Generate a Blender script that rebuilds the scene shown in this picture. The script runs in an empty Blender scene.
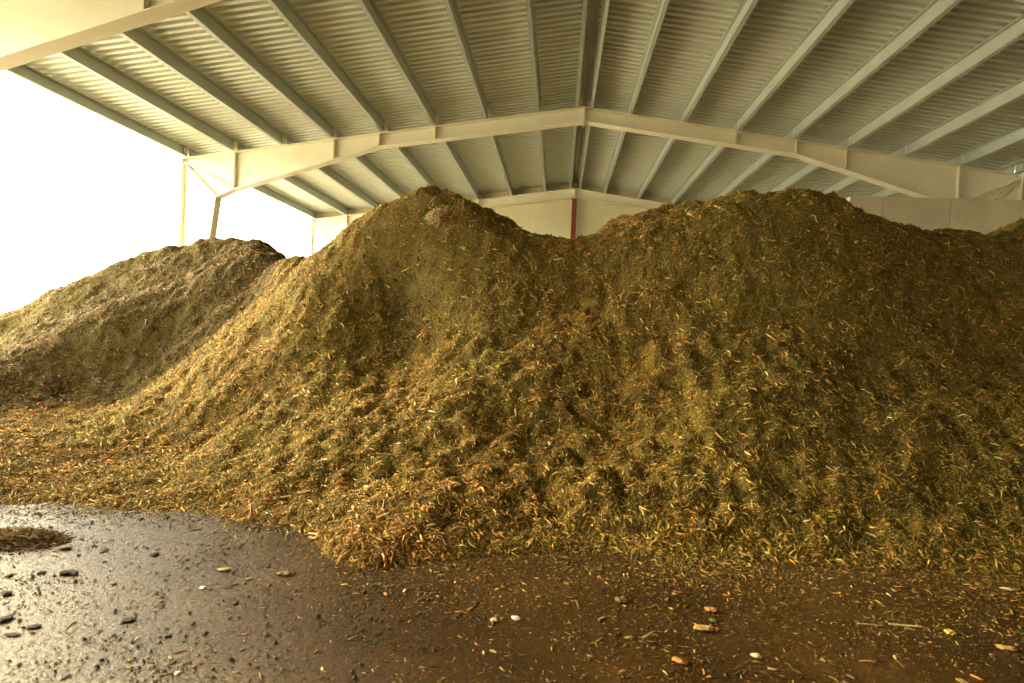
import bpy, math
import numpy as np
from mathutils import Matrix, Vector

rng = np.random.default_rng(7)
scene = bpy.context.scene
col = scene.collection
PI = math.pi

# ------------------------------------------------------------------ camera
CAM_H = 1.70
F_PX, YAW, PIT, ROLL = 629.35, 0.073, -0.013, 0.040
cy, sy = math.cos(YAW), math.sin(YAW)
FWD = np.array([-sy * math.cos(PIT), cy * math.cos(PIT), math.sin(PIT)])
R0 = np.array([cy, sy, 0.0])
U0 = np.cross(R0, FWD)
RGT = math.cos(ROLL) * R0 + math.sin(ROLL) * U0
UP = -math.sin(ROLL) * R0 + math.cos(ROLL) * U0
CAM = np.array([0, 0, CAM_H])
cd = bpy.data.cameras.new('camera')
cam = bpy.data.objects.new('camera', cd)
col.objects.link(cam)
M4 = Matrix.Identity(4)
for r_ in range(3):
    M4[r_][0] = RGT[r_]; M4[r_][1] = UP[r_]; M4[r_][2] = -FWD[r_]; M4[r_][3] = CAM[r_]
cam.matrix_world = M4
cd.sensor_width = 36.0
cd.lens = F_PX / 1024 * 36
cd.clip_end = 500
cd.dof.use_dof = True
cd.dof.focus_distance = 8.5
cd.dof.aperture_fstop = 2.4
scene.camera = cam

# ------------------------------------------------------------------ sky, sun, exposure
world = bpy.data.worlds.new('sky')
scene.world = world
world.use_nodes = True
bg = world.node_tree.nodes['Background']
bg.inputs[0].default_value = (1.0, 0.93, 0.68, 1)
bg.inputs[1].default_value = 15.0
sd = bpy.data.lights.new('sun', 'SUN')
sd.energy = 16.0
sd.color = (1.0, 0.78, 0.38)
sd.angle = math.radians(26)
sun = bpy.data.objects.new('sun', sd)
col.objects.link(sun)
SUN_DIR = Vector((-0.84, 0.34, 0.30)).normalized()      # towards the sun: low, over the open side
sun.rotation_euler = SUN_DIR.to_track_quat('Z', 'Y').to_euler()
sun.location = (-30, 8, 18)
vs = scene.view_settings
vs.view_transform = 'Standard'
vs.look = 'None'
vs.gamma = 1.0
vs.exposure = 0.0
vs.use_curve_mapping = False


# ------------------------------------------------------------------ helpers
def ray(px, py):
    return RGT * (px - 512) / F_PX - UP * (py - 341.5) / F_PX + FWD

def at(px, py, Y):
    """world point seen at a photo pixel, at a given distance into the shed"""
    d = ray(px, py)
    return CAM + d * (Y / d[1])

def on_floor(px, py, z=0.0):
    d = ray(px, py)
    return CAM + d * ((z - CAM_H) / d[2])

def tag(o, label=None, cat=None, group=None, kind=None):
    if label: o['label'] = label
    if cat: o['category'] = cat
    if group: o['group'] = group
    if kind: o['kind'] = kind
    return o

def empty(name, loc=(0, 0, 0)):
    o = bpy.data.objects.new(name, None)
    o.location = loc
    o.empty_display_size = 0.2
    col.objects.link(o)
    return o

def obj(name, me, mat, parent=None, loc=None):
    o = bpy.data.objects.new(name, me)
    if mat is not None and not me.materials:
        me.materials.append(mat)
    col.objects.link(o)
    if parent is not None:
        o.parent = parent
        # parents are never rotated: child location is relative
        l = Vector(loc) if loc is not None else Vector((0, 0, 0))
        o.location = l
    elif loc is not None:
        o.location = loc
    return o

class MB:
    """collects verts and faces of one mesh"""
    def __init__(s): s.v = []; s.f = []
    def add(s, v, f):
        b = len(s.v); s.v += [tuple(map(float, p)) for p in v]; s.f += [tuple(i + b for i in q) for q in f]
        return s
    def box(s, x0, x1, y0, y1, z0, z1):
        return s.add([(x0,y0,z0),(x1,y0,z0),(x1,y1,z0),(x0,y1,z0),(x0,y0,z1),(x1,y0,z1),(x1,y1,z1),(x0,y1,z1)],
                     [(0,3,2,1),(4,5,6,7),(0,1,5,4),(1,2,6,5),(2,3,7,6),(3,0,4,7)])
    def prism_y(s, poly, y0, y1):
        """polygon in (x,z) extruded along y"""
        n = len(poly)
        a = sum(poly[i][0] * poly[(i+1) % n][1] - poly[(i+1) % n][0] * poly[i][1] for i in range(n))
        if a < 0: poly = poly[::-1]
        v = [(x, y0, z) for x, z in poly] + [(x, y1, z) for x, z in poly]
        f = [tuple(range(n)), tuple(range(2*n-1, n-1, -1))]
        f += [((i+1) % n, i, n+i, n+(i+1) % n) for i in range(n)]
        return s.add(v, f)
    def bar(s, p, q, y0, y1, t):
        """plate whose edge runs from p to q in the (x,z) plane, thickness t upward-normal, width y0..y1"""
        p = np.array(p, float); q = np.array(q, float)
        d = (q - p) / np.linalg.norm(q - p); n = np.array([-d[1], d[0]]) * t
        return s.prism_y([tuple(p), tuple(q), tuple(q + n), tuple(p + n)], y0, y1)
    def mesh(s, name, smooth=False):
        me = bpy.data.meshes.new(name)
        me.from_pydata(s.v, [], s.f)
        me.update()
        if smooth:
            me.polygons.foreach_set('use_smooth', [True] * len(me.polygons))
        return me

def np_mesh(name, verts, loops, sizes, cols=None, smooth=False):
    """fast mesh from arrays; sizes = corners per face, cols = (n,3) colour per vertex"""
    me = bpy.data.meshes.new(name)
    me.vertices.add(len(verts))
    me.vertices.foreach_set('co', np.ascontiguousarray(verts, np.float32).ravel())
    me.loops.add(len(loops))
    me.loops.foreach_set('vertex_index', np.ascontiguousarray(loops, np.int32))
    sizes = np.asarray(sizes, np.int32)
    starts = np.concatenate([[0], np.cumsum(sizes)[:-1]]).astype(np.int32)
    me.polygons.add(len(sizes))
    me.polygons.foreach_set('loop_start', starts)
    if smooth:
        me.polygons.foreach_set('use_smooth', np.ones(len(sizes), bool))
    me.update(calc_edges=True)
    if cols is not None:
        a = me.attributes.new('tint', 'FLOAT_COLOR', 'POINT')
        c = np.ones((len(verts), 4), np.float32); c[:, :3] = cols
        a.data.foreach_set('color', c.ravel())
    return me

# ------------------------------------------------------------------ materials
def new_mat(name):
    m = bpy.data.materials.new(name)
    m.use_nodes = True
    nt = m.node_tree
    return m, nt, nt.nodes['Principled BSDF']

def noise(nt, scale, detail=4, rough=0.55, coord='Object', stretch=None):
    tc = nt.nodes.new('ShaderNodeTexCoord')
    n = nt.nodes.new('ShaderNodeTexNoise')
    n.inputs['Scale'].default_value = scale
    n.inputs['Detail'].default_value = detail
    n.inputs['Roughness'].default_value = rough
    if stretch:
        mp = nt.nodes.new('ShaderNodeMapping')
        mp.inputs['Scale'].default_value = stretch
        nt.links.new(tc.outputs[coord], mp.inputs[0]); nt.links.new(mp.outputs[0], n.inputs['Vector'])
    else:
        nt.links.new(tc.outputs[coord], n.inputs['Vector'])
    return n

def ramp(nt, src, stops):
    r = nt.nodes.new('ShaderNodeValToRGB')
    e = r.color_ramp.elements
    while len(e) < len(stops): e.new(0.5)
    for k, (p, c) in enumerate(stops):
        e[k].position = p
        e[k].color = (*c, 1) if len(c) == 3 else c
    nt.links.new(src, r.inputs[0])
    return r

def bump(nt, src, bsdf, strength, dist):
    b = nt.nodes.new('ShaderNodeBump')
    b.inputs['Strength'].default_value = strength
    b.inputs['Distance'].default_value = dist
    nt.links.new(src, b.inputs['Height'])
    nt.links.new(b.outputs[0], bsdf.inputs['Normal'])
    return b

def paint(name, c, rough=0.45, var=0.10, spec=0.5, scale=1.3, metal=0.0):
    m, nt, b = new_mat(name)
    n = noise(nt, scale, 5, 0.6)
    lo = tuple(x * (1 - var) for x in c); hi = tuple(min(1, x * (1 + var)) for x in c)
    r = ramp(nt, n.outputs[0], [(0.3, lo), (0.7, hi)])
    nt.links.new(r.outputs[0], b.inputs['Base Color'])
    b.inputs['Roughness'].default_value = rough
    b.inputs['Specular IOR Level'].default_value = spec
    b.inputs['Metallic'].default_value = metal
    return m

M_frame = paint('cream_steel_paint', (0.80, 0.76, 0.62), 0.5, 0.04)
M_stiff = paint('stiffener_paint', (0.74, 0.69, 0.53), 0.5, 0.05)
M_purlin = paint('galvanised_purlin', (0.46, 0.50, 0.47), 0.42, 0.08, metal=0.15)
M_cleat = paint('cleat_paint', (0.80, 0.76, 0.62), 0.45, 0.05)
M_sheet = paint('roof_sheet_steel', (0.60, 0.625, 0.56), 0.42, 0.07, scale=0.8, metal=0.2)
M_ridge = paint('ridge_flashing', (0.30, 0.27, 0.20), 0.6, 0.1)
M_wall = paint('cream_wall_cladding', (0.72, 0.67, 0.47), 0.6, 0.04)
M_dark = paint('low_bounce_cladding', (0.26, 0.22, 0.16), 0.7, 0.1)  # for the unseen front wall, darkened so it bounces less light inside
M_red = paint('red_oxide_paint', (0.19, 0.032, 0.012), 0.5, 0.12)

def mat_concrete():
    m, nt, b = new_mat('cast_concrete')
    n = noise(nt, 1.1, 8, 0.65)
    r = ramp(nt, n.outputs[0], [(0.25, (0.44, 0.40, 0.29)), (0.5, (0.56, 0.51, 0.38)), (0.75, (0.63, 0.58, 0.44))])
    nt.links.new(r.outputs[0], b.inputs['Base Color'])
    b.inputs['Roughness'].default_value = 0.8
    n2 = noise(nt, 22, 4)
    bump(nt, n2.outputs[0], b, 0.25, 0.01)
    return m
M_conc = mat_concrete()

def mat_floor():
    m, nt, b = new_mat('wet_floor')
    n = noise(nt, 0.9, 7, 0.62)
    fine = noise(nt, 38, 5, 0.7)
    r = ramp(nt, n.outputs[0], [(0.30, (0.024, 0.013, 0.006)), (0.55, (0.058, 0.031, 0.012)), (0.75, (0.092, 0.052, 0.020))])
    rf = ramp(nt, fine.outputs[0], [(0.35, (0.6, 0.6, 0.6)), (0.7, (1.35, 1.3, 1.2))])
    mx = nt.nodes.new('ShaderNodeMix'); mx.data_type = 'RGBA'; mx.blend_type = 'MULTIPLY'
    mx.inputs['Factor'].default_value = 1
    nt.links.new(r.outputs[0], mx.inputs['A']); nt.links.new(rf.outputs[0], mx.inputs['B'])
    nt.links.new(mx.outputs['Result'], b.inputs['Base Color'])
    wet = noise(nt, 0.55, 6, 0.6)
    rr = ramp(nt, wet.outputs[0], [(0.36, (0.20,)*3), (0.52, (0.27,)*3), (0.70, (0.42,)*3)])
    nt.links.new(rr.outputs[0], b.inputs['Roughness'])
    b.inputs['Specular IOR Level'].default_value = 0.31
    bm_ = noise(nt, 26, 6, 0.68)
    bump(nt, bm_.outputs[0], b, 0.6, 0.02)
    return m
M_floor = mat_floor()
M_yard = paint('yard_gravel', (0.48, 0.44, 0.35), 0.9, 0.2, 0.2, 3)

def mat_heap(name='shredded_green_waste', k=0.82):
    m, nt, b = new_mat(name)
    n = noise(nt, 30, 8, 0.75)
    r = ramp(nt, n.outputs[0], [(p_, tuple(k * x for x in c_)) for p_, c_ in [(0.30, (0.06, 0.042, 0.010)), (0.45, (0.18, 0.132, 0.026)),
                               (0.56, (0.29, 0.205, 0.040)), (0.66, (0.34, 0.23, 0.06)), (0.78, (0.45, 0.32, 0.11))]])
    big = noise(nt, 1.1, 4, 0.6)
    rb = ramp(nt, big.outputs[0], [(0.36, (0.75, 0.70, 0.60)), (0.52, (1, 1, 1)), (0.68, (1.05, 1.12, 0.85))])
    mx = nt.nodes.new('ShaderNodeMix'); mx.data_type = 'RGBA'; mx.blend_type = 'MULTIPLY'
    mx.inputs['Factor'].default_value = 1
    nt.links.new(r.outputs[0], mx.inputs['A']); nt.links.new(rb.outputs[0], mx.inputs['B'])
    nt.links.new(mx.outputs['Result'], b.inputs['Base Color'])
    b.inputs['Roughness'].default_value = 0.85
    b.inputs['Specular IOR Level'].default_value = 0.25
    n2 = noise(nt, 24, 8, 0.8)
    bump(nt, n2.outputs[0], b, 0.9, 0.05)
    return m
M_heap = mat_heap()
M_mound = mat_heap('older_compost', 0.42)        # the low heap is older, darker stuff

def mat_tint(name, rough=0.7, spec=0.35):
    m, nt, b = new_mat(name)
    a = nt.nodes.new('ShaderNodeAttribute'); a.attribute_name = 'tint'
    n = noise(nt, 60, 3, 0.6)
    r = ramp(nt, n.outputs[0], [(0.3, (0.75,)*3), (0.7, (1.2,)*3)])
    mx = nt.nodes.new('ShaderNodeMix'); mx.data_type = 'RGBA'; mx.blend_type = 'MULTIPLY'
    mx.inputs['Factor'].default_value = 1
    nt.links.new(a.outputs['Color'], mx.inputs['A']); nt.links.new(r.outputs[0], mx.inputs['B'])
    nt.links.new(mx.outputs['Result'], b.inputs['Base Color'])
    b.inputs['Roughness'].default_value = rough
    b.inputs['Specular IOR Level'].default_value = spec
    return m
M_shred = mat_tint('loose_shreds')

def mat_wood(name, c, rough=0.65):
    m, nt, b = new_mat(name)
    n = noise(nt, 6, 5, 0.65, stretch=(1.0, 9.0, 9.0))
    r = ramp(nt, n.outputs[0], [(0.25, tuple(x * 0.6 for x in c)), (0.55, c), (0.8, tuple(min(1, x * 1.25) for x in c))])
    nt.links.new(r.outputs[0], b.inputs['Base Color'])
    b.inputs['Roughness'].default_value = rough
    bump(nt, n.outputs[0], b, 0.3, 0.05)
    return m
M_chip = {
    'tan': mat_wood('tan_wood', (0.46, 0.30, 0.11)),
    'cream': mat_wood('cream_wood', (0.66, 0.52, 0.28)),
    'orange': mat_wood('orange_wood', (0.52, 0.22, 0.045)),
    'brown': mat_wood('brown_wood', (0.15, 0.085, 0.03)),
    'dark': mat_wood('dark_wet_wood', (0.022, 0.016, 0.012), 0.8),
    'white': mat_wood('white_scrap', (0.80, 0.74, 0.60)),
    'green': mat_wood('green_scrap', (0.08, 0.16, 0.04)),
    'yellow': mat_wood('yellow_wood', (0.62, 0.42, 0.08)),
}

# ------------------------------------------------------------------ shed dimensions
X0, ZR, SL = 0.474, CAM_H + 6.522, 0.1415          # ridge position, rafter top at ridge, roof slope
D = {'entry': 1.80, 'near': 9.76, 'middle': 18.225, 'back': 28.15}
G, S0, SP = 0.173, 1.096, 1.5
OFF = [G] + [G + S0 + k * SP for k in range(8)]    # purlin distances from the ridge, on plan
EAVE = OFF[8] + 0.10
PH = 0.31                                          # purlin depth
Y_FRONT, Y_BACK = -7.0, 28.6
def top(o): return ZR - SL * o

# floor and yard
fl = MB().box(-13.0, 13.2, Y_FRONT, Y_BACK + 0.3, -0.25, 0.0)
tag(obj('floor', fl.mesh('floor'), M_floor), 'dark wet floor of the shed', 'floor', kind='structure')
gy = MB().add([(-160, -120, -0.26), (160, -120, -0.26), (160, 160, -0.26), (-160, 160, -0.26)], [(0, 1, 2, 3)])
gy.box(-28, -13.0, -30, 60, -0.26, -0.02)
tag(obj('ground', gy.mesh('ground'), M_yard), 'pale gravel yard outside the open side of the shed', 'ground', kind='structure')

# ------------------------------------------------------------------ roof
ceil = empty('ceiling', (X0, 0, ZR))
tag(ceil, 'corrugated steel roof on closely spaced purlins over the heaps', 'roof', kind='structure')
PITCH, NRIB = 0.225, 4
SW = PITCH * NRIB
def sheet_mesh(sgn):
    prof = []
    for k in range(NRIB):
        y = k * PITCH
        prof += [(y, 0.0), (y + 0.100, 0.0), (y + 0.118, 0.072), (y + 0.207, 0.072)]
    prof.append((SW, 0.0))
    v = []; f = []
    o0, o1 = 0.10, EAVE + 0.22
    for o in (o0, o1):
        for y, h in prof:
            v.append((sgn * o, y, -SL * o + PH + 0.005 + h))
    n = len(prof)
    for k in range(n - 1):
        q = (k, k + 1, n + k + 1, n + k)
        f.append(q if sgn > 0 else q[::-1])
    # upper skin 2 mm above gives the sheet its thickness
    b = len(v)
    v += [(x, y, z + 0.004) for x, y, z in v[:b]]
    f += [tuple(i + b for i in q[::-1]) for q in f[:]]
    return MB().add(v, f).mesh('roof_sheet')
for sgn in (-1, 1):
    me = sheet_mesh(sgn)
    y = Y_FRONT
    while y < Y_BACK:
        obj('roof_sheet', me, M_sheet, ceil, (0, y, 0))
        y += SW
rc = MB()
rc.prism_y([(-0.42, PH + 0.005 - 0.42 * SL + 0.06), (0, PH + 0.075), (0.42, PH + 0.005 - 0.42 * SL + 0.06), (0, PH + 0.082)], Y_FRONT, Y_BACK)
obj('ridge_cap', rc.mesh('ridge_cap'), M_ridge, ceil)

# purlins: one per bay and line, Z-section; cleats where they sit on a frame
bays = [(Y_FRONT, D['entry']), (D['entry'], D['near']), (D['near'], D['middle']), (D['middle'], D['back'] + 0.3)]
def purlin_mesh(sgn, length, h, eave=False):
    m = MB(); t = 0.010; fw = 0.085
    c, s = math.cos(math.atan(SL)), math.sin(math.atan(SL))
    def P(a, b):     # a along slope (outward), b normal to the roof
        return (sgn * (a * c + b * s), b * c - a * s)
    # web, bottom flange towards the ridge on the eave beam, outwards otherwise, top flange, lips
    d = -1 if eave else 1
    segs = [((-t/2, 0), (t/2, h)), ((-t/2, 0) if d > 0 else (-fw, 0), (fw, t) if d > 0 else (t/2, t)),
            ((-fw, h - t), (t/2, h)), ((fw - t, 0), (fw, 0.028)) if d > 0 else ((-fw, 0), (-fw + t, 0.028)), ((-fw, h - 0.028), (-fw + t, h))]
    for (a0, b0), (a1, b1) in segs:
        m.prism_y([P(a0, b0), P(a1, b0), P(a1, b1), P(a0, b1)], 0, length)
    return m.mesh('eave_beam' if eave else 'purlin')
cleat_me = MB().box(-0.055, 0.055, -0.006, 0.006, 0.0, PH * 0.86).box(-0.05, -0.038, -0.05, 0.006, 0.0, PH * 0.86).mesh('cleat')
bolt_me = None
for (ya, yb) in bays:
    for sgn in (-1, 1):
        me = purlin_mesh(sgn, yb - ya - 0.02, PH)
        mee = purlin_mesh(sgn, yb - ya - 0.02, PH, True)
        for k, o in enumerate(OFF):
            p = obj('eave_beam' if k == 8 else 'purlin', mee if k == 8 else me, M_purlin, ceil, (sgn * o, ya + 0.01, -SL * o))
            obj('cleat', cleat_me, M_cleat, p, (0.06, yb - ya - 0.24, 0.0))

# ------------------------------------------------------------------ portal frames
NY = 0.17       # half flange width
def frame(key, Y, label, cols=(True, True)):
    root = empty('portal_frame', (X0, Y, 0))
    tag(root, label, 'steel frame', 'cream portal frames carrying the roof')
    kx, nx = OFF[4] + 0.15, OFF[7]
    ix, iz = nx + 0.55, top(nx + 0.55) - 1.30
    for sgn in (-1, 1):
        bot = [(0, top(0) - 0.41), (kx, top(kx) - 0.39), (nx, top(nx) - 1.127), (ix, iz)]
        poly = [(0.012, top(0))] + [(EAVE, top(EAVE))] + [(EAVE, iz)] + bot[::-1][:-1] + [(0.012, top(0) - 0.41)]
        poly = [(sgn * x, z) for x, z in poly]
        w = obj('rafter', MB().prism_y(poly, -0.008, 0.008).mesh('rafter'), M_frame, root)
        t = 0.022
        def plate(nm, p, q, y0, y1, tt, parent, mat=M_frame):
            mb = MB()
            p = (sgn * p[0], p[1]); q = (sgn * q[0], q[1])
            if sgn < 0: p, q = q, p
            mb.bar(p, q, y0, y1, tt)
            return obj(nm, mb.mesh(nm), mat, parent)
        plate('top_flange', (0, top(0) - t), (EAVE, top(EAVE) - t), -NY, NY, t, w)
        mbf = MB()
        for a, b in zip(bot[:-1], bot[1:]):
            p, q = (sgn * a[0], a[1]), (sgn * b[0], b[1])
            if sgn < 0: p, q = q, p
            mbf.bar(p, q, -NY, NY, t)
        obj('bottom_flange', mbf.mesh('bottom_flange'), M_frame, w)
        def botz(x):
            for a, b in zip(bot[:-1], bot[1:]):
                if a[0] <= x <= b[0]:
                    return a[1] + (b[1] - a[1]) * (x - a[0]) / (b[0] - a[0])
            return iz
        for x in (OFF[3], OFF[4] + 0.15, OFF[5], OFF[7]):
            obj('stiffener', MB().box(sgn*x - 0.012, sgn*x + 0.012, -NY * 0.9, NY * 0.9, botz(x) + t, top(x) - t).mesh('stiffener'), M_stiff, w)
        # the two plates that fan out from the outer corner of the knee
        for (qx, qz) in ((nx + 0.03, botz(nx) + 0.04), (ix, iz + 0.04)):
            plate('knee_stiffener', (qx, qz), (EAVE - 0.03, top(EAVE) - 0.12), -NY * 0.95, NY * 0.95, 0.022, w, M_stiff)
        # apex end plate
        obj('end_plate', MB().box(min(0, sgn * 0.024), max(0, sgn * 0.024), -NY, NY, top(0) - 0.47, top(0) + 0.01).mesh('end_plate'), M_frame, w)
        # column, tapering towards its foot
        cp = [(EAVE, iz), (ix, iz), (EAVE - 0.42, 0.0), (EAVE, 0.0)]
        c = obj('column', MB().prism_y([(sgn * x, z) for x, z in cp], -0.008, 0.008).mesh('column'), M_frame, root)
        plate('inner_flange', (EAVE - 0.42, 0.02), (ix, iz), -NY, NY, t, c)
        mo = MB().box(min(sgn * EAVE, sgn * (EAVE + t)), max(sgn * EAVE, sgn * (EAVE + t)), -NY, NY, 0.02, top(EAVE))
        obj('outer_flange', mo.mesh('outer_flange'), M_frame, c)
        xa, xb = sorted((sgn * (EAVE - 0.50), sgn * (EAVE + 0.08)))
        obj('base_plate', MB().box(xa, xb, -0.24, 0.24, 0.0, 0.02).mesh('base_plate'), M_frame, c)
    return root
frame('entry', D['entry'], 'cream portal frame above the entrance end of the shed')
frame('near', D['near'], 'large cream portal frame rafter crossing the upper left corner')
frame('middle', D['middle'], 'cream portal frame spanning the whole shed above both heaps')
frame('back', D['back'], 'small distant cream portal frame standing against the back wall')

# ------------------------------------------------------------------ walls
wb = empty('wall_back', (X0, D['back'] + 0.22, 0))
tag(wb, 'cream clad gable wall at the far end of the shed', 'wall', kind='structure')
x = -EAVE
PW = 2 * EAVE / 24
for k in range(24):
    xa, xb = x + 0.004, x + PW - 0.004
    za, zb = top(abs(xa)) + PH + 0.078, top(abs(xb)) + PH + 0.078
    obj('cladding_panel', MB().prism_y([(xa, 0), (xb, 0), (xb, zb), (xa, za)], 0, 0.05).mesh('cladding_panel'), M_wall, wb)
    x += PW
obj('wall_core', MB().prism_y([(-EAVE, 0), (EAVE, 0), (EAVE, top(EAVE) + PH + .08), (0, top(0) + PH + .09), (-EAVE, top(EAVE) + PH + .08)], 0.045, 0.09).mesh('wall_core'), M_wall, wb)

wf = obj('wall_front', MB().prism_y([(X0 - EAVE, 0), (X0 + EAVE, 0), (X0 + EAVE, top(EAVE) + .34), (X0, top(0) + .34), (X0 - EAVE, top(EAVE) + .34)], Y_FRONT - 0.1, Y_FRONT).mesh('wall_front'), M_dark)
tag(wf, 'unseen brown clad wall at the entrance end of the shed, darkened to bounce less light', 'wall', kind='structure')
wr = obj('wall_right', MB().box(X0 + EAVE + 0.10, X0 + EAVE + 0.22, Y_FRONT, Y_BACK, 0, top(EAVE) + 0.15).mesh('wall_right'), M_conc)
tag(wr, 'grey concrete side wall of the shed', 'wall', kind='structure')

wl = obj('wall_light_block', MB().box(X0 - EAVE - 0.32, X0 - EAVE - 0.10, Y_FRONT, D['near'] - 0.9, 0, 2.6).mesh('wall_light_block'), M_conc)  # added out of view to cut low light from the open side
tag(wl, 'added low concrete wall near the entrance, unseen, holding back light from the open side', 'wall', kind='structure')

# concrete divider wall in front of the middle frame, made of upright panels
YW = 17.55
wend = at(850, 196, YW)
wtop = wend[2]
wm = empty('wall_middle', (wend[0], YW, 0))
tag(wm, 'tall grey concrete divider wall rising behind the heap on its darker side', 'wall', kind='structure')
joints = [0.0] + [at(p, 197, YW)[0] - wend[0] for p in (883.5, 951, 1021)]
while joints[-1] < X0 + EAVE + 0.06 - wend[0]:
    joints.append(min(joints[-1] + 1.98, X0 + EAVE + 0.08 - wend[0]))
for a, b in zip(joints[:-1], joints[1:]):
    g = 0.008
    m = MB().prism_y([(a + g, 0), (b - g, 0), (b - g, wtop - 0.015), (b - g - 0.015, wtop), (a + g + 0.015, wtop), (a + g, wtop - 0.015)], 0, 0.30)
    obj('concrete_panel', m.mesh('concrete_panel'), M_conc, wm)
obj('joint_core', MB().box(0.05, joints[-1] - 0.02, 0.03, 0.27, 0, wtop - 0.03).mesh('joint_core'), M_conc, wm)

# red gable post
rp = empty('gable_post', (X0, D['back'] - 0.02, 0))
tag(rp, 'dark red steel post standing upright below the far ridge', 'post')
h = top(0) - 0.44
obj('web', MB().box(-0.008, 0.008, -0.075, 0.075, 0, h).mesh('web'), M_red, rp)
for y in (-0.09, 0.075):
    obj('flange', MB().box(-0.105, 0.105, y, y + 0.015, 0, h).mesh('flange'), M_red, rp)

# ------------------------------------------------------------------ heaps: one continuous terrain, split where the two heaps meet
def g(px, py):                         # toe point on the floor
    p = on_floor(px, py); return (p[0], p[1], 0.0)
ctrl = []
def C(px, py, Y, dz=0.0):
    p = at(px, py, Y); ctrl.append((p[0], p[1], p[2] + dz))
def W(x, y, z): ctrl.append((x, y, z))
crest = [(340,236,10.6),(385,208,10.3),(425,194,10.2),(455,203,10.2),(480,211,10.3),(510,224,10.5),(550,247,10.9),(575,256,11.0),(600,230,10.9),
         (640,211,10.6),(680,199,10.4),(740,196,10.2),(800,192,10.1),(828,193,10.1),(846,200,10.15),(860,212,10.2),(883,219,10.3),(902,227,10.4),(925,235,10.5),(945,232,10.7),(962,238,10.9),(979,244,11.2),
         (993,232,11.4),(1020,228,11.6),(1050,224,11.8),(1120,224,11.8)]
for c_ in crest:
    C(*c_)
    p = at(*c_)
    W(p[0] * 1.04, p[1] + 1.3, p[2] - 0.75)
    W(p[0] * 1.08, p[1] + 3.5, max(0.3, p[2] - 2.3))
    W(p[0] * 1.10, p[1] + 6.0, max(-0.2, p[2] - 4.0))
toe = [(110,509),(150,511),(190,512),(250,524),(305,533),(330,560),(360,570),(400,567),(467,557),(530,552),(583,550),(640,556),(690,560),(760,562),(850,566),(940,570),(1024,575),(1150,580)]
for t_ in toe:
    p = g(*t_); ctrl.append(p)
    W(p[0] * 0.86, p[1] * 0.86, -0.22); W(p[0] * 0.68, p[1] * 0.68, -0.45)
# face of the tall heap
for q in [(600,320,8.55),(600,430,6.75),(740,320,8.25),(740,430,6.55),(860,330,8.2),(860,430,6.6),(960,330,8.6),(960,440,6.6),
          (480,470,6.05),(460,390,7.25),(412,298,9.55),(430,345,8.6),(500,330,8.45),(560,290,9.3),(400,440,6.55),(425,260,9.65),(330,330,8.8),(340,420,7.1),(270,440,7.0),
          (260,370,8.6),(200,440,7.6),(1060,330,8.8),(1060,440,6.7)]:
    C(*q)
# valley between the heaps
valley = [(284,257,11.9),(263,294,11.4),(225,325,11.0),(183,357,10.6),(151,382,10.3),(116,402,10.0),(70,406,9.7),(30,409,9.1),(0,414,8.8),(-60,420,8.4)]
for q in valley: C(*q)
# lip of the cut face of the low heap, its plateau and its crest
lip = [(-60,385,9.3),(0,371,9.7),(46,346,10.6),(67,329,11.0),(119,318,11.3),(165,304,11.8),(197,287,12.1),(218,276,12.3),(255,262,12.5)]
for q in lip: C(*q)
for q, l in [((263,294,11.4),(255,262,12.5)),((225,325,11.0),(218,276,12.3)),((204,341,10.8),(197,287,12.1)),((183,357,10.6),(165,304,11.8)),((151,382,10.3),(140,312,11.5)),
             ((116,402,10.0),(119,318,11.3)),((70,406,9.7),(67,329,11.0)),((30,409,9.1),(46,346,10.6)),((0,414,8.8),(0,371,9.7))]:
    a_, b_ = at(*q), at(*l)
    m_ = a_ * 0.45 + b_ * 0.55
    W(m_[0], m_[1], a_[2] + 0.36 * (b_[2] - a_[2]))
for q in [(-60,372,10.6),(0,348,11.3),(60,313,12.2),(120,291,12.6),(180,273,13.0),(225,258,13.2)]: C(*q)
for q in [(-70,352,12.2),(0,320,13.0),(60,291,13.5),(120,263,13.9),(180,244,14.1),(220,238,14.1),(260,244,13.7),(284,256,13.4)]:
    C(*q)
    p = at(*q)
    W(p[0] * 1.04, p[1] + 1.5, p[2] - 0.9); W(p[0] * 1.06, p[1] + 4, max(-.2, p[2] - 3.2))
# thin apron in front of the cut face
for q in [(0,450,7.3),(60,450,7.5),(110,455,7.4),(0,480,6.3),(60,480,6.4)]:
    p = at(*q); W(p[0], p[1], 0.12 if q[1] < 460 else 0.07)
for q in [(-60,505),(0,506),(50,503)]:
    p = g(*q); ctrl.append((p[0], p[1], 0.0)); W(p[0] * .86, p[1] * .86, -0.2); W(p[0]*.7, p[1]*.7, -.4)
ctrl = np.array(ctrl)

def U(r2): return r2 * np.log(np.maximum(r2, 1e-12))
n = len(ctrl)
K = U(((ctrl[:, None, :2] - ctrl[None, :, :2]) ** 2).sum(-1)) + np.eye(n) * 0.002
Pm = np.c_[np.ones(n), ctrl[:, :2]]
A = np.zeros((n + 3, n + 3)); A[:n, :n] = K; A[:n, n:] = Pm; A[n:, :n] = Pm.T
sol = np.linalg.solve(A, np.r_[ctrl[:, 2], np.zeros(3)])
def tps(x, y):
    out = np.empty(x.size); xf, yf = x.ravel(), y.ravel()
    for i in range(0, xf.size, 20000):
        a, b = xf[i:i+20000], yf[i:i+20000]
        out[i:i+20000] = U((a[:, None] - ctrl[:, 0]) ** 2 + (b[:, None] - ctrl[:, 1]) ** 2) @ sol[:n] + sol[n] + sol[n+1] * a + sol[n+2] * b
    return out.reshape(x.shape)

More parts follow.
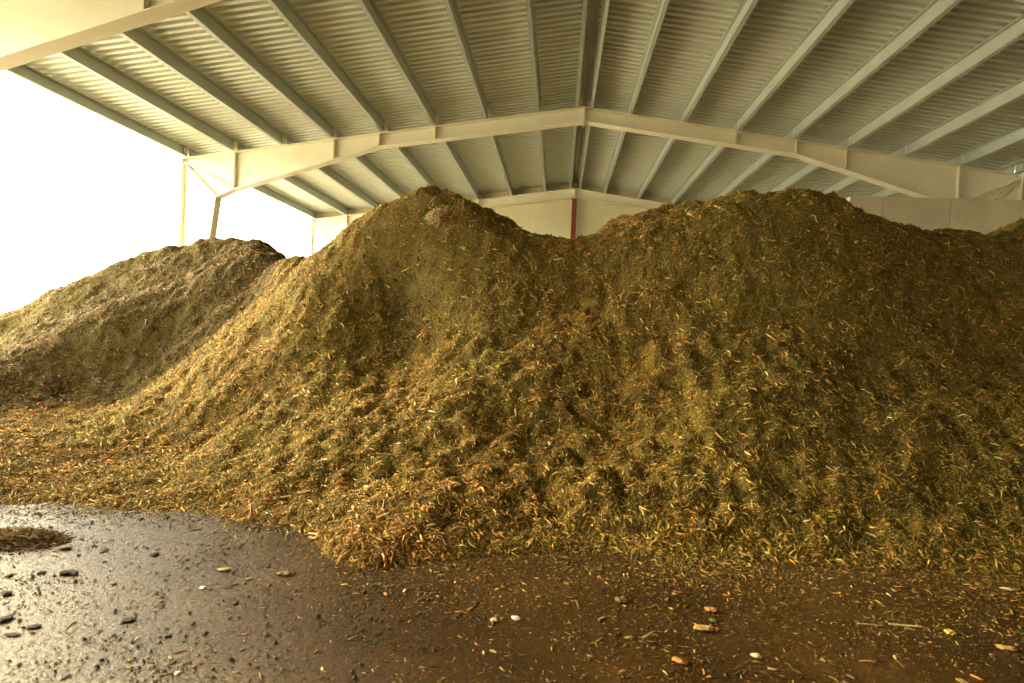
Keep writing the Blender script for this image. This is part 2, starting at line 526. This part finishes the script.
def value_noise(x, y, freq, seed):
    r = np.random.default_rng(seed); T = r.random((256, 256))
    u, v = x * freq + 1000.3, y * freq + 1000.7
    iu, iv = np.floor(u).astype(int), np.floor(v).astype(int)
    fu, fv = u - iu, v - iv
    fu = fu * fu * (3 - 2 * fu); fv = fv * fv * (3 - 2 * fv)
    t = lambda a, b: T[a % 256, b % 256]
    return (t(iu, iv) * (1-fu) * (1-fv) + t(iu+1, iv) * fu * (1-fv) + t(iu, iv+1) * (1-fu) * fv + t(iu+1, iv+1) * fu * fv) - 0.5

STEP = 0.042
gx = np.arange(-15.0, 12.6, STEP); gyy = np.arange(3.6, 19.0, STEP)
# coarse solve, then interpolation onto the fine grid
CS = 0.14
cx_, cyy = np.arange(-15.2, 12.9, CS), np.arange(3.4, 19.3, CS)
CX, CY = np.meshgrid(cx_, cyy, indexing='ij')
CZ = tps(CX, CY)
def lerp_grid(x, y):
    u = (x - cx_[0]) / CS; v = (y - cyy[0]) / CS
    iu = np.clip(np.floor(u).astype(int), 0, len(cx_) - 2); iv = np.clip(np.floor(v).astype(int), 0, len(cyy) - 2)
    fu, fv = u - iu, v - iv
    return CZ[iu, iv] * (1-fu) * (1-fv) + CZ[iu+1, iv] * fu * (1-fv) + CZ[iu, iv+1] * (1-fu) * fv + CZ[iu+1, iv+1] * fu * fv
def terrain(x, y):
    z = lerp_grid(x, y)
    k = np.clip(0.12 + z / 0.35, 0.12, 1.0)
    nz = -0.02 + 0.13 * value_noise(x, y, 0.9, 1) + 0.15 * value_noise(x, y, 2.1, 2) + 0.10 * value_noise(x + y, y - x, 4.3, 3) \
        + 0.05 * value_noise(x, y, 9.0, 4) + 0.03 * value_noise(x - y, x + y, 14.0, 5)
    return z + nz * k
GX, GY = np.meshgrid(gx, gyy, indexing='ij')
GZ = terrain(GX, GY)
GZ += (rng.random(GZ.shape) - 0.5) * 0.022 * np.clip(GZ / 0.3, 0.1, 1)

# line that parts the low heap from the tall one (plan view)
vx = np.array([at(*q)[0] for q in valley][::-1]); vy = np.array([at(*q)[1] for q in valley][::-1])
vx = np.r_[-40, vx, vx[-1] + 0.1]; vy = np.r_[vy[0] - 0.2, vy, 40]
def in_low(x, y):
    return (x < vx[-2]) & (y > np.interp(x, vx, vy)) | ((x >= vx[-2]) & (x < vx[-2] + 0.02) & (y > vy[-2]))

def grid_mesh(name, mask):
    """faces of the terrain whose centre passes the mask"""
    nx_, ny_ = GZ.shape
    idx = np.arange(nx_ * ny_).reshape(nx_, ny_)
    a, b, c, d = idx[:-1, :-1][mask], idx[1:, :-1][mask], idx[1:, 1:][mask], idx[:-1, 1:][mask]
    quads = np.stack([a, b, c, d], 1)
    used, inv = np.unique(quads.ravel(), return_inverse=True)
    v = np.stack([GX.ravel()[used], GY.ravel()[used], GZ.ravel()[used]], 1)
    return np_mesh(name, v, inv, np.full(len(quads), 4), smooth=True)
cz = 0.25 * (GZ[:-1, :-1] + GZ[1:, :-1] + GZ[1:, 1:] + GZ[:-1, 1:])
cxm, cym = GX[:-1, :-1] + STEP/2, GY[:-1, :-1] + STEP/2
low = in_low(cxm, cym)
# drop what is under the floor, and the far lee side well behind the crests
vis = (cz > -0.04) & ((cxm > X0 - EAVE - 0.05) | (cym > D['near'] - 0.85)) & (cxm < 12.05) & ((cxm < wend[0] - 0.2) | (cym < YW - 0.1))
heap = empty('compost_heap', (0, 8, 0))
tag(heap, 'tall twin-peaked heap of shredded green waste filling the middle of the shed', 'heap', 'heaps of shredded green waste')
mound = empty('compost_heap', (-9, 13, 0))
tag(mound, 'lower heap of darker compost beside the open side, with a steep cut face', 'heap', 'heaps of shredded green waste')
obj('heap_body', grid_mesh('heap_body', vis & ~low), M_heap, heap, (0, -8, 0))
obj('heap_body', grid_mesh('heap_body', vis & low), M_mound, mound, (9, -13, 0))

def slope_at(x, y, h=0.06):
    zx = (terrain(x + h, y) - terrain(x - h, y)) / (2*h)
    zy = (terrain(x, y + h) - terrain(x, y - h)) / (2*h)
    nrm = np.stack([-zx, -zy, np.ones_like(zx)], -1)
    return nrm / np.linalg.norm(nrm, axis=-1, keepdims=True)

PAL = np.array([(0.085, 0.056, 0.012), (0.17, 0.125, 0.022), (0.235, 0.17, 0.028), (0.14, 0.13, 0.024), (0.30, 0.185, 0.042),
                (0.42, 0.26, 0.065), (0.62, 0.43, 0.15), (0.48, 0.19, 0.035), (0.18, 0.085, 0.025), (0.78, 0.62, 0.34)]) * np.array([1.20, 1.14, 0.86])
PROB = np.array([0.15, 0.22, 0.20, 0.11, 0.14, 0.07, 0.02, 0.035, 0.04, 0.005]); PROB2 = np.array([0.13, 0.15, 0.15, 0.08, 0.16, 0.15, 0.07, 0.07, 0.04, 0.012]); PROB2 /= PROB2.sum()
PROB /= PROB.sum()
def tints(nn, prob=PROB):
    c = PAL[rng.choice(len(PAL), nn, p=prob)]
    return c * rng.uniform(0.75, 1.25, (nn, 1))

def heap_spot(px, py):
    d = ray(px, py); Y = np.arange(4.2, 15.0, 0.02); P = CAM + d * (Y / d[1])[:, None]
    k = np.nonzero(lerp_grid(P[:, 0], P[:, 1]) > P[:, 2])[0]
    return P[k[0]] if len(k) else P[-1]
# patches where other stuff was tipped: a pale clump, rusty bark, brown soil
PATCH = [(heap_spot(438, 215), 0.22, (0.62, 0.46, 0.22), 0.98), (heap_spot(456, 220), 0.20, (0.50, 0.23, 0.06), 0.8), (heap_spot(410, 305), 0.62, (0.085, 0.052, 0.028), 0.75),
         (heap_spot(552, 252), 0.22, (0.44, 0.20, 0.05), 0.55), (heap_spot(495, 252), 0.35, (0.36, 0.18, 0.05), 0.3), (heap_spot(475, 470), 0.5, (0.40, 0.21, 0.06), 0.25),
         (heap_spot(360, 520), 0.5, (0.42, 0.25, 0.08), 0.35), (heap_spot(395, 540), 0.35, (0.45, 0.20, 0.05), 0.3), (heap_spot(322, 468), 0.12, (0.55, 0.44, 0.22), 0.6)]
def place_tints(p, prob=PROB):
    c = tints(len(p), prob)
    big = value_noise(p[:, 0] + 0.5 * p[:, 2], p[:, 1] - p[:, 2], 0.8, 31) + 0.6 * value_noise(p[:, 0], p[:, 1] + p[:, 2], 2.3, 32)
    green = np.clip(big * 1.6, 0, 1)[:, None]; rust = np.clip(-big * 1.4, 0, 1)[:, None]
    c = c * (1 + green * np.array([-0.09, 0.0, -0.1])) * (1 + rust * np.array([0.06, -0.10, -0.15]))
    for q, r, colr, amt in PATCH:
        d2 = ((p - q) ** 2).sum(1) / (r * r)
        m = rng.random(len(p)) < amt * np.exp(-d2)
        c[m] = np.array(colr) * rng.uniform(0.7, 1.25, (m.sum(), 1))
    return c

def frames_for(nrm, tilt):
    """random long axes lying roughly in the surface, lifted by tilt"""
    nn = len(nrm)
    a = rng.normal(size=(nn, 3)); a -= nrm * (a * nrm).sum(1, keepdims=True)
    a /= np.linalg.norm(a, axis=1, keepdims=True)
    e = rng.normal(0, tilt, (nn, 1))
    a = a * np.cos(e) + nrm * np.sin(e)
    b = np.cross(nrm, a); b /= np.linalg.norm(b, axis=1, keepdims=True)
    c = np.cross(a, b)
    return a, b, c

def slivers(name, pos, nrm, L, Wd, T, colr, tilt=0.35, bent=True):
    """one mesh of many shreds: triangular section, three stations when bent, else a four-sided splinter"""
    nn = len(pos)
    a, b, c = frames_for(nrm, tilt)
    L = L[:, None]; Wd = Wd[:, None]; T = T[:, None]
    if bent:
        bend = rng.normal(0, 0.18, (nn, 1)) * L; bs = rng.normal(0, 0.15, (nn, 1)) * L
        st = []
        for s_, wf in ((-0.5, 0.55), (0.0, 1.0), (0.5, 0.45)):
            o = pos + a * (s_ * L) + (c * bend + b * bs) * (1 - 4 * s_ * s_) * 0.6
            for (u, v) in ((-0.5, -0.3), (0.5, -0.3), (0.1, 0.6)):
                st.append(o + b * (u * Wd * wf) + c * (v * T * wf))
        V = np.stack(st, 1).reshape(-1, 3)
        quads = []
        for k in (0, 3):
            for i in range(3):
                j = (i + 1) % 3
                quads.append((k + i, k + j, k + 3 + j, k + 3 + i))
        fl_ = [i for q in quads for i in q] + [2, 1, 0] + [6, 7, 8]
        sz = [4] * 6 + [3, 3]
        m = 9
    else:
        V = np.stack([pos - a * (0.5 * L) + b * (0.3 * Wd), pos + a * (0.5 * L) + b * (0.15 * Wd), pos - b * (0.55 * Wd) + a * (0.1 * L), pos + c * T + a * (-0.1 * L)], 1).reshape(-1, 3)
        fl_ = [0, 2, 1, 0, 1, 3, 1, 2, 3, 2, 0, 3]
        sz = [3] * 4
        m = 4
    loops = (np.arange(nn)[:, None] * m + np.array(fl_)[None]).ravel()
    return np_mesh(name, V, loops, np.tile(sz, nn), np.repeat(colr, m, 0))

# which parts of the terrain the shed's visitor can see, more shreds where nearer
def sample_heap(nn, want_low):
    xs, ys = [], []
    got = 0
    while got < nn:
        x = rng.uniform(-14.5, 11.5, nn * 3); y = rng.uniform(4.2, 15.5, nn * 3)
        z = lerp_grid(x, y)
        d = np.hypot(x, y)
        keep = (z > 0.0) & (in_low(x, y) == want_low) & (rng.random(nn * 3) < np.clip((5.2 / d) ** 1.8, 0, 1))
        h = 0.15                                         # facing roughly the open floor, not the lee side
        zy = (lerp_grid(x, y + h) - lerp_grid(x, y - h)) / (2 * h)
        ang = np.abs(x / y + 0.073)
        keep &= (zy > -0.25) & (ang < 1.45) & ((ang < 0.95) | (rng.random(nn * 3) < 0.45))
        xs.append(x[keep]); ys.append(y[keep]); got += keep.sum()
    x = np.concatenate(xs)[:nn]; y = np.concatenate(ys)[:nn]
    nrm = slope_at(x, y)
    p = np.stack([x, y, terrain(x, y)], 1)
    return p, nrm

OLD = {False: np.array([1.0, 1.0, 1.0]), True: np.array([0.52, 0.50, 0.60])}
for parent, is_low, n1, n2, off in ((heap, False, 86000, 250000, (0, -8, 0)), (mound, True, 17000, 56000, (9, -13, 0))):
    p, nr = sample_heap(n1, is_low)
    L = rng.lognormal(math.log(0.040), 0.5, n1).clip(0.015, 0.20)
    L *= np.clip(np.linalg.norm(p - CAM, axis=1) / 8.0, 0.85, 1.2)
    Wd = (L * rng.uniform(0.10, 0.26, n1)).clip(0.004, 0.022); T = Wd * rng.uniform(0.35, 0.8, n1)
    o = obj('shreds', slivers('shreds', p + nr * 0.008, nr, L, Wd, T, place_tints(p, PROB2) * OLD[is_low], 0.30), M_shred, parent, off); tag(o, kind='stuff')
    p, nr = sample_heap(n2, is_low)
    L = rng.lognormal(math.log(0.024), 0.45, n2).clip(0.01, 0.09)
    L *= np.clip(np.linalg.norm(p - CAM, axis=1) / 8.0, 0.75, 1.15)
    Wd = L * rng.uniform(0.15, 0.45, n2); T = Wd * rng.uniform(0.4, 0.9, n2)
    o = obj('fibres', slivers('fibres', p + nr * 0.004, nr, L, Wd, T, place_tints(p) * OLD[is_low], 0.40, False), M_shred, parent, off); tag(o, kind='stuff')

# ------------------------------------------------------------------ litter on the floor
def floor_points(nn, fn):
    xs, ys = [], []; got = 0
    while got < nn:
        y = rng.uniform(2.1, 8.5, nn * 4); x = y * rng.uniform(-1.15, 1.1, nn * 4)
        keep = (lerp_grid(x, np.maximum(y, 3.5)) < 0.03) & (rng.random(nn * 4) < fn(x, y) * y / 8.5)
        xs.append(x[keep]); ys.append(y[keep]); got += keep.sum()
    return np.concatenate(xs)[:nn], np.concatenate(ys)[:nn]
def litter_density(x, y):
    e = np.exp(-np.clip(-lerp_grid(x, np.maximum(y, 3.5)), 0, 3) / np.where(x > 0, 0.17, 0.07))      # thicker towards the toe
    patch = np.clip(value_noise(x, y, 1.1, 21) * 2.6 + value_noise(x, y, 3.0, 22) * 1.2 + 0.25, 0.02, 1)
    return np.where((x > 1.2) & (y < 3.6), 0.45, 1.0) * np.clip(0.10 + 0.9 * e + 0.5 * patch * (x > -1.8), 0, 1) * np.where(x < -1.6, 0.9, 1.0) * np.where(y < 3.4, 0.6, 1.0)
nl = 45000
x, y = floor_points(nl, litter_density)
upn = np.tile((0, 0, 1.0), (nl, 1))
L = rng.lognormal(math.log(0.012), 0.6, nl).clip(0.004, 0.06)
Wd = L * rng.uniform(0.15, 0.5, nl); T = Wd * rng.uniform(0.12, 0.35, nl)
pos = np.stack([x, y, 0.25 * T + 0.001], 1)
o = obj('litter', slivers('litter', pos, upn, L, Wd, T, tints(nl) * 0.65, 0.12, False), M_shred)
tag(o, 'fine shreds and crumbs of wood strewn thinly over the wet floor', 'litter', kind='stuff')
nd = 11000
def drift_density(x, y):
    e = np.exp(-np.clip(-lerp_grid(x, np.maximum(y, 3.5)), 0, 3) / np.where(x > 0, 0.13, 0.05))
    patch = np.clip(value_noise(x, y, 1.3, 41) * 3 + value_noise(x, y, 4.0, 42) * 1.6 + 0.1, 0, 1)
    return np.clip(0.02 + e * (0.25 + 0.75 * patch) + 0.07 * patch * (x > -0.8) * (x < 1.6), 0, 1)
x, y = floor_points(nd, drift_density)
L = rng.lognormal(math.log(0.028), 0.5, nd).clip(0.01, 0.11)
Wd = (L * rng.uniform(0.08, 0.24, nd)).clip(0.002, 0.014); T = Wd * rng.uniform(0.3, 0.7, nd)
o = obj('litter', slivers('litter', np.stack([x, y, 0.3 * T + 0.002], 1), np.tile((0, 0, 1.0), (nd, 1)), L, Wd, T, tints(nd, PROB2) * 0.6, 0.10), M_shred)
tag(o, 'drifts of longer stringy shreds lying on the floor along the foot of the heap', 'litter', kind='stuff')

# ------------------------------------------------------------------ single wood chips
def chip_mesh(name, seed, mat, kind):
    r = np.random.default_rng(seed)
    mb = MB()
    ns = {'round': 5, 'lump': 5}.get(kind, 4)
    prof = {'splinter': (0.35, 0.9, 1.0, 0.3), 'block': (0.85, 1.0, 1.0, 0.8), 'round': (0.55, 0.95, 0.9, 1.0, 0.6), 'lump': (0.3, 0.7, 0.95, 0.9, 0.4), 'twig': (0.8, 1.0, 0.9, 0.6)}[kind]
    bend = r.normal(0, 0.10 if kind != 'twig' else 0.16, 2)
    rings = []
    jit = 0.38 if kind == 'lump' else 0.2
    for i in range(ns):
        s = -0.5 + i / (ns - 1)
        cyv = bend[0] * (1 - 4*s*s); czv = abs(bend[1]) * (1 - 4*s*s) * 0.4
        ring = []
        for k in range(6):
            a = k * PI / 3 + r.normal(0, 0.12)
            ring.append((s + r.normal(0, 0.025), cyv + 0.5 * prof[i] * math.cos(a) * r.uniform(1 - jit, 1 + jit), czv + 0.5 * prof[i] * math.sin(a) * r.uniform(1 - jit, 1 + jit)))
        rings.append(ring)
    v = [p for q in rings for p in q]
    f = []
    for i in range(ns - 1):
        for k in range(6):
            j = (k + 1) % 6
            f.append((i*6 + k, i*6 + j, i*6 + 6 + j, i*6 + 6 + k)[::-1])
    f.append(tuple(range(6))); f.append(tuple(range(ns*6 - 1, ns*6 - 7, -1)))
    mb.add(v, f)
    me = mb.mesh(name)
    me.materials.append(mat)
    return me
CH = {}
def chip_of(c, kind, v):
    k = (c, kind, v)
    if k not in CH: CH[k] = chip_mesh('wood_chip', hash((len(c), len(kind), v)) % 1000 + v * 17 + len(CH), M_chip[c], kind)
    return CH[k]

def put_chip(name, label, cat, group, c, kind, p, nrm, L, w, t, ang=None):
    o = bpy.data.objects.new(name, chip_of(c, kind, int(rng.integers(4))))
    col.objects.link(o)
    nrm = Vector(nrm)
    a0 = rng.uniform(0, 2 * PI) if ang is None else ang
    a = Vector((math.cos(a0), math.sin(a0), 0)); a = (a - nrm * a.dot(nrm)).normalized()
    b = nrm.cross(a)
    Mx = Matrix(((a.x*L, b.x*w, nrm.x*t, p[0]), (a.y*L, b.y*w, nrm.y*t, p[1]), (a.z*L, b.z*w, nrm.z*t, p[2]), (0, 0, 0, 1)))
    o.matrix_world = Mx
    tag(o, label, cat, group)
    return o

def px_len(px, py, n_px):            # length in metres of n_px pixels at that floor spot
    p = on_floor(px, py); return n_px * p[1] / F_PX

special = [
 # px, py, length px, width px, colour, shape, name, label, angle
 (69, 574, 17, 6, 'dark', 'block', 'wood_chip', 'short dark wet stick lying alone on the shining floor', 0.15),
 (65, 549, 14, 5, 'brown', 'splinter', 'wood_chip', 'brown wood splinter on the shining floor just beyond the dark stick', 0.35),
 (704, 630, 18, 7, 'tan', 'round', 'wood_chip', 'long oval tan wood chip on the dark floor, largest of its surroundings', 0.0),
 (680, 662, 15, 6, 'orange', 'round', 'wood_chip', 'bright orange wood chip near the bottom edge of the picture', -0.5),
 (711, 611, 11, 6, 'orange', 'round', 'wood_chip', 'small orange wood chip lying just beyond the oval tan chip', -0.1),
 (713, 621, 6, 5, 'green', 'round', 'plastic_scrap', 'tiny green scrap lying between the orange chip and the oval tan chip', 0.2),
 (621, 601, 11, 9, 'brown', 'round', 'wood_chip', 'round brown bark lump on the bare floor in front of the tall heap', 0.2),
 (649, 635, 20, 4, 'tan', 'twig', 'twig', 'bent tan twig lying left of the oval tan chip', 0.9),
 (756, 657, 10, 5, 'cream', 'splinter', 'wood_chip', 'cream wood splinter right of the bright orange chip', -0.5),
 (870, 625, 26, 4, 'tan', 'twig', 'twig', 'straight thin twig on the dark floor, left one of a pair', 0.05),
 (906, 626, 30, 4, 'cream', 'twig', 'twig', 'curved pale twig on the dark floor, right one of a pair', 0.02),
 (950, 633, 8, 6, 'yellow', 'block', 'wood_chip', 'small bright yellow wood block on the dark floor', 0.2),
 (1006, 649, 16, 6, 'tan', 'round', 'wood_chip', 'blunt tan wood chip at the lower right edge of the floor', -0.2),
 (1007, 590, 11, 4, 'cream', 'splinter', 'wood_chip', 'cream splinter at the foot of the heap near the right edge', -0.3),
 (203, 588, 5, 5, 'white', 'round', 'plastic_scrap', 'small white scrap standing out on the wet floor', 0.1),
 (284, 575, 14, 6, 'brown', 'round', 'wood_chip', 'dark oval bark chip on the brown wet floor', 0.0),
 (225, 570, 14, 5, 'tan', 'splinter', 'wood_chip', 'tan splinter left of the dark oval bark chip', 0.3),
 (516, 619, 10, 5, 'white', 'splinter', 'wood_chip', 'whitish wood splinter on the open floor, larger one of a pair', -0.6),
 (494, 621, 7, 5, 'cream', 'round', 'wood_chip', 'whitish wood crumb beside a larger white splinter', 0.4),
 (178, 673, 5, 5, 'white', 'round', 'plastic_scrap', 'round white bead beside a dark twig at the bottom edge', 0.0),
 (168, 674, 14, 4, 'brown', 'twig', 'twig', 'dark brown twig beside a white bead at the bottom edge', 0.6),
 (6, 594, 13, 7, 'dark', 'lump', 'clod', 'dark wet clod at the left edge of the shining floor, furthest of three', 0.0),
 (4, 620, 13, 12, 'dark', 'lump', 'clod', 'largest dark wet clod at the left edge of the shining floor', 0.0),
 (34, 627, 13, 6, 'dark', 'lump', 'clod', 'dark wet clod on the shining floor with a flatter one before it', 0.4),
 (13, 635, 15, 5, 'dark', 'lump', 'clod', 'flat dark wet clod on the shining floor near the left edge', 0.1),
 (129, 620, 13, 7, 'dark', 'lump', 'clod', 'lone dark wet clod where the shine on the floor ends', 0.1),
 (104, 551, 6, 8, 'dark', 'lump', 'clod', 'small upright dark clod on the shining floor beyond the dark stick', 0.1),
 (154, 555, 9, 6, 'dark', 'lump', 'clod', 'small dark clod on the floor near the toe of the heap', 0.1),
]
for (px, py, lp, wp, c, kind, nm, lab, ang) in special:
    p = on_floor(px, py)
    L = px_len(px, py, lp); w = px_len(px, py, wp) * (1.6 if kind != 'twig' else 0.8)
    t = min(w * 0.55, L * 0.5) * (0.55 if nm == 'clod' else 0.7)
    cat = {'plastic_scrap': 'scrap', 'wood_chip': 'wood chip'}.get(nm, nm)
    put_chip(nm, lab, cat, None, c, kind, (p[0], p[1], t * 0.42), (0, 0, 1), L, w, t, ang - 0.04)

KINDS = [('tan', 'splinter', 0.30), ('cream', 'splinter', 0.14), ('orange', 'splinter', 0.14), ('tan', 'block', 0.12), ('brown', 'block', 0.12), ('orange', 'round', 0.08), ('yellow', 'splinter', 0.06), ('cream', 'twig', 0.04)]
kp = np.array([k[2] for k in KINDS]); kp /= kp.sum()
COLW = {'tan': 'tan', 'cream': 'pale cream', 'orange': 'orange', 'brown': 'brown', 'yellow': 'yellow', 'dark': 'dark wet'}
NF = 120
x, y = floor_points(NF, lambda a, b: np.where(a > -2.0, 0.8, 0.25) * (b < 5.2))
for i in range(NF):
    c, kind, _ = KINDS[rng.choice(len(KINDS), p=kp)]
    L = float(rng.uniform(0.022, 0.06)); w = L * float(rng.uniform(0.25, 0.45)); t = w * 0.5
    put_chip('wood_chip', 'small loose %s wood chip scattered on the open floor before the heaps' % COLW[c], 'wood chip', '%s wood chips scattered on the floor' % COLW[c],
             c, kind, (x[i], y[i], t * 0.42), (0, 0, 1), L, w, t)
ND = 42
x, y = floor_points(ND, lambda a, b: ((a < -1.2) & (b < 5.0)) * 0.9)
for i in range(ND):
    L = float(rng.uniform(0.025, 0.06)); w = L * float(rng.uniform(0.35, 0.8)); t = w * 0.35
    put_chip('clod', 'small dark wet crumb scattered on the shining part of the floor', 'clod', 'dark crumbs on the shining floor', 'dark', 'lump', (x[i], y[i], t * 0.42), (0, 0, 1), L, w, t)
NH = 130
p, nr = sample_heap(NH * 12, False)
sel = np.argsort(np.linalg.norm(p - CAM, axis=1) + rng.normal(0, 1.0, len(p)))[:NH]
for i in sel:
    c, kind, _ = KINDS[rng.choice(len(KINDS), p=kp)]
    if c == 'brown': c = 'tan'
    L = float(rng.uniform(0.05, 0.105)); w = L * float(rng.uniform(0.16, 0.28)); t = w * 0.5
    put_chip('wood_chip', 'loose %s wood chip lying on the slope of the tall heap' % COLW[c], 'wood chip', '%s wood chips on the slope of the tall heap' % COLW[c],
             c, kind, p[i] + nr[i] * 0.02, nr[i], L, w, t)

# ------------------------------------------------------------------ straw clump on the wet floor, beside the left edge
cp = on_floor(14, 540)
cl = empty('straw_clump', (cp[0], cp[1], 0))
tag(cl, 'flat clump of brown straw lying alone on the wet floor at the left edge', 'straw')
nr_, na = 9, 28
v = [(0, 0, 0.055)]; f = []
r_ = np.random.default_rng(5)
rim = 0.85 + 0.25 * np.sin(np.arange(na) * 2 * PI / na * 3 + 1) + 0.15 * np.sin(np.arange(na) * 2 * PI / na * 7) + r_.normal(0, 0.12, na)
for i in range(1, nr_ + 1):
    for k in range(na):
        q = i / nr_; a = 2 * PI * k / na
        v.append((0.30 * q * rim[k] * math.cos(a), 0.16 * q * rim[k] * math.sin(a), 0.055 * (1 - q ** 2) + (r_.normal(0, 0.008) if i < nr_ else -0.002)))
for k in range(na):
    f.append((0, 1 + k, 1 + (k + 1) % na))
    for i in range(nr_ - 1):
        b = 1 + i * na
        f.append((b + k, b + na + k, b + na + (k + 1) % na, b + (k + 1) % na))
obj('clump_body', MB().add(v, f).mesh('clump_body', True), M_heap, cl)
ns_ = 1500
a = rng.uniform(0, 2 * PI, ns_); q = np.sqrt(rng.random(ns_)) * 1.12
sp = np.stack([0.36 * q * np.cos(a), 0.20 * q * np.sin(a), 0.055 * np.clip(1 - q ** 2, 0.05, 1) + 0.003], 1)
L = rng.uniform(0.03, 0.15, ns_); Wd = np.full(ns_, 0.005) * rng.uniform(0.6, 1.6, ns_)
o = obj('straws', slivers('straws', sp, np.tile((0, 0, 1.0), (ns_, 1)), L, Wd, Wd * 0.6, tints(ns_) * np.array([0.6, 0.5, 0.42]), 0.2), M_shred, cl); tag(o, kind='stuff')

# dark wet crumbs over the shining part of the floor
nc = 9000
x, y = floor_points(nc, lambda a, b: np.where(a < -0.9, 1.0, 0.25) * np.clip(0.45 + 2.2 * value_noise(a, b, 3.0, 51), 0.05, 1) * (b < 5.6))
L = rng.lognormal(math.log(0.010), 0.55, nc).clip(0.004, 0.035)
Wd = L * rng.uniform(0.4, 0.9, nc); T = Wd * rng.uniform(0.3, 0.6, nc)
o = obj('litter', slivers('litter', np.stack([x, y, 0.2 * T + 0.001], 1), np.tile((0, 0, 1.0), (nc, 1)), L, Wd, T, np.tile((0.03, 0.022, 0.014), (nc, 1)) * rng.uniform(0.5, 2.2, (nc, 1)), 0.15, False), M_shred)
tag(o, 'dark wet crumbs peppering the shining part of the floor', 'litter', kind='stuff')

# pale clump of dry matter just below the first peak of the tall heap
q0 = heap_spot(440, 215); q0[2] = terrain(q0[:1], q0[1:2])[0]
n0 = slope_at(q0[:1], q0[1:2])[0]
nn = 2600
a = rng.normal(size=(nn, 3)); a /= np.linalg.norm(a, axis=1, keepdims=True)
a = a[(a @ n0) > -0.2]; nn = len(a)
rad = np.array([0.30, 0.26, 0.20]) * (1 + 0.25 * value_noise(a[:, 0] * 3 + a[:, 2], a[:, 1] * 3, 1.2, 61))[:, None]
sp = a * rad * rng.uniform(0.85, 1.0, (nn, 1)) * 0.9 + q0 - n0 * 0.10
L = rng.uniform(0.025, 0.075, nn); Wd = L * rng.uniform(0.15, 0.4, nn)
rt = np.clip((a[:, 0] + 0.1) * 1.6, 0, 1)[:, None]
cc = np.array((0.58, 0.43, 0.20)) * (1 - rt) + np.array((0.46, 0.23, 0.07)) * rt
o = obj('pale_clump', slivers('pale_clump', sp, a, L, Wd, Wd * 0.6, cc * rng.uniform(0.55, 1.15, (nn, 1)), 0.35), M_shred, heap, (0, -8, 0))
tag(o, 'pale straw-coloured clump turning rusty on one side', kind='stuff')
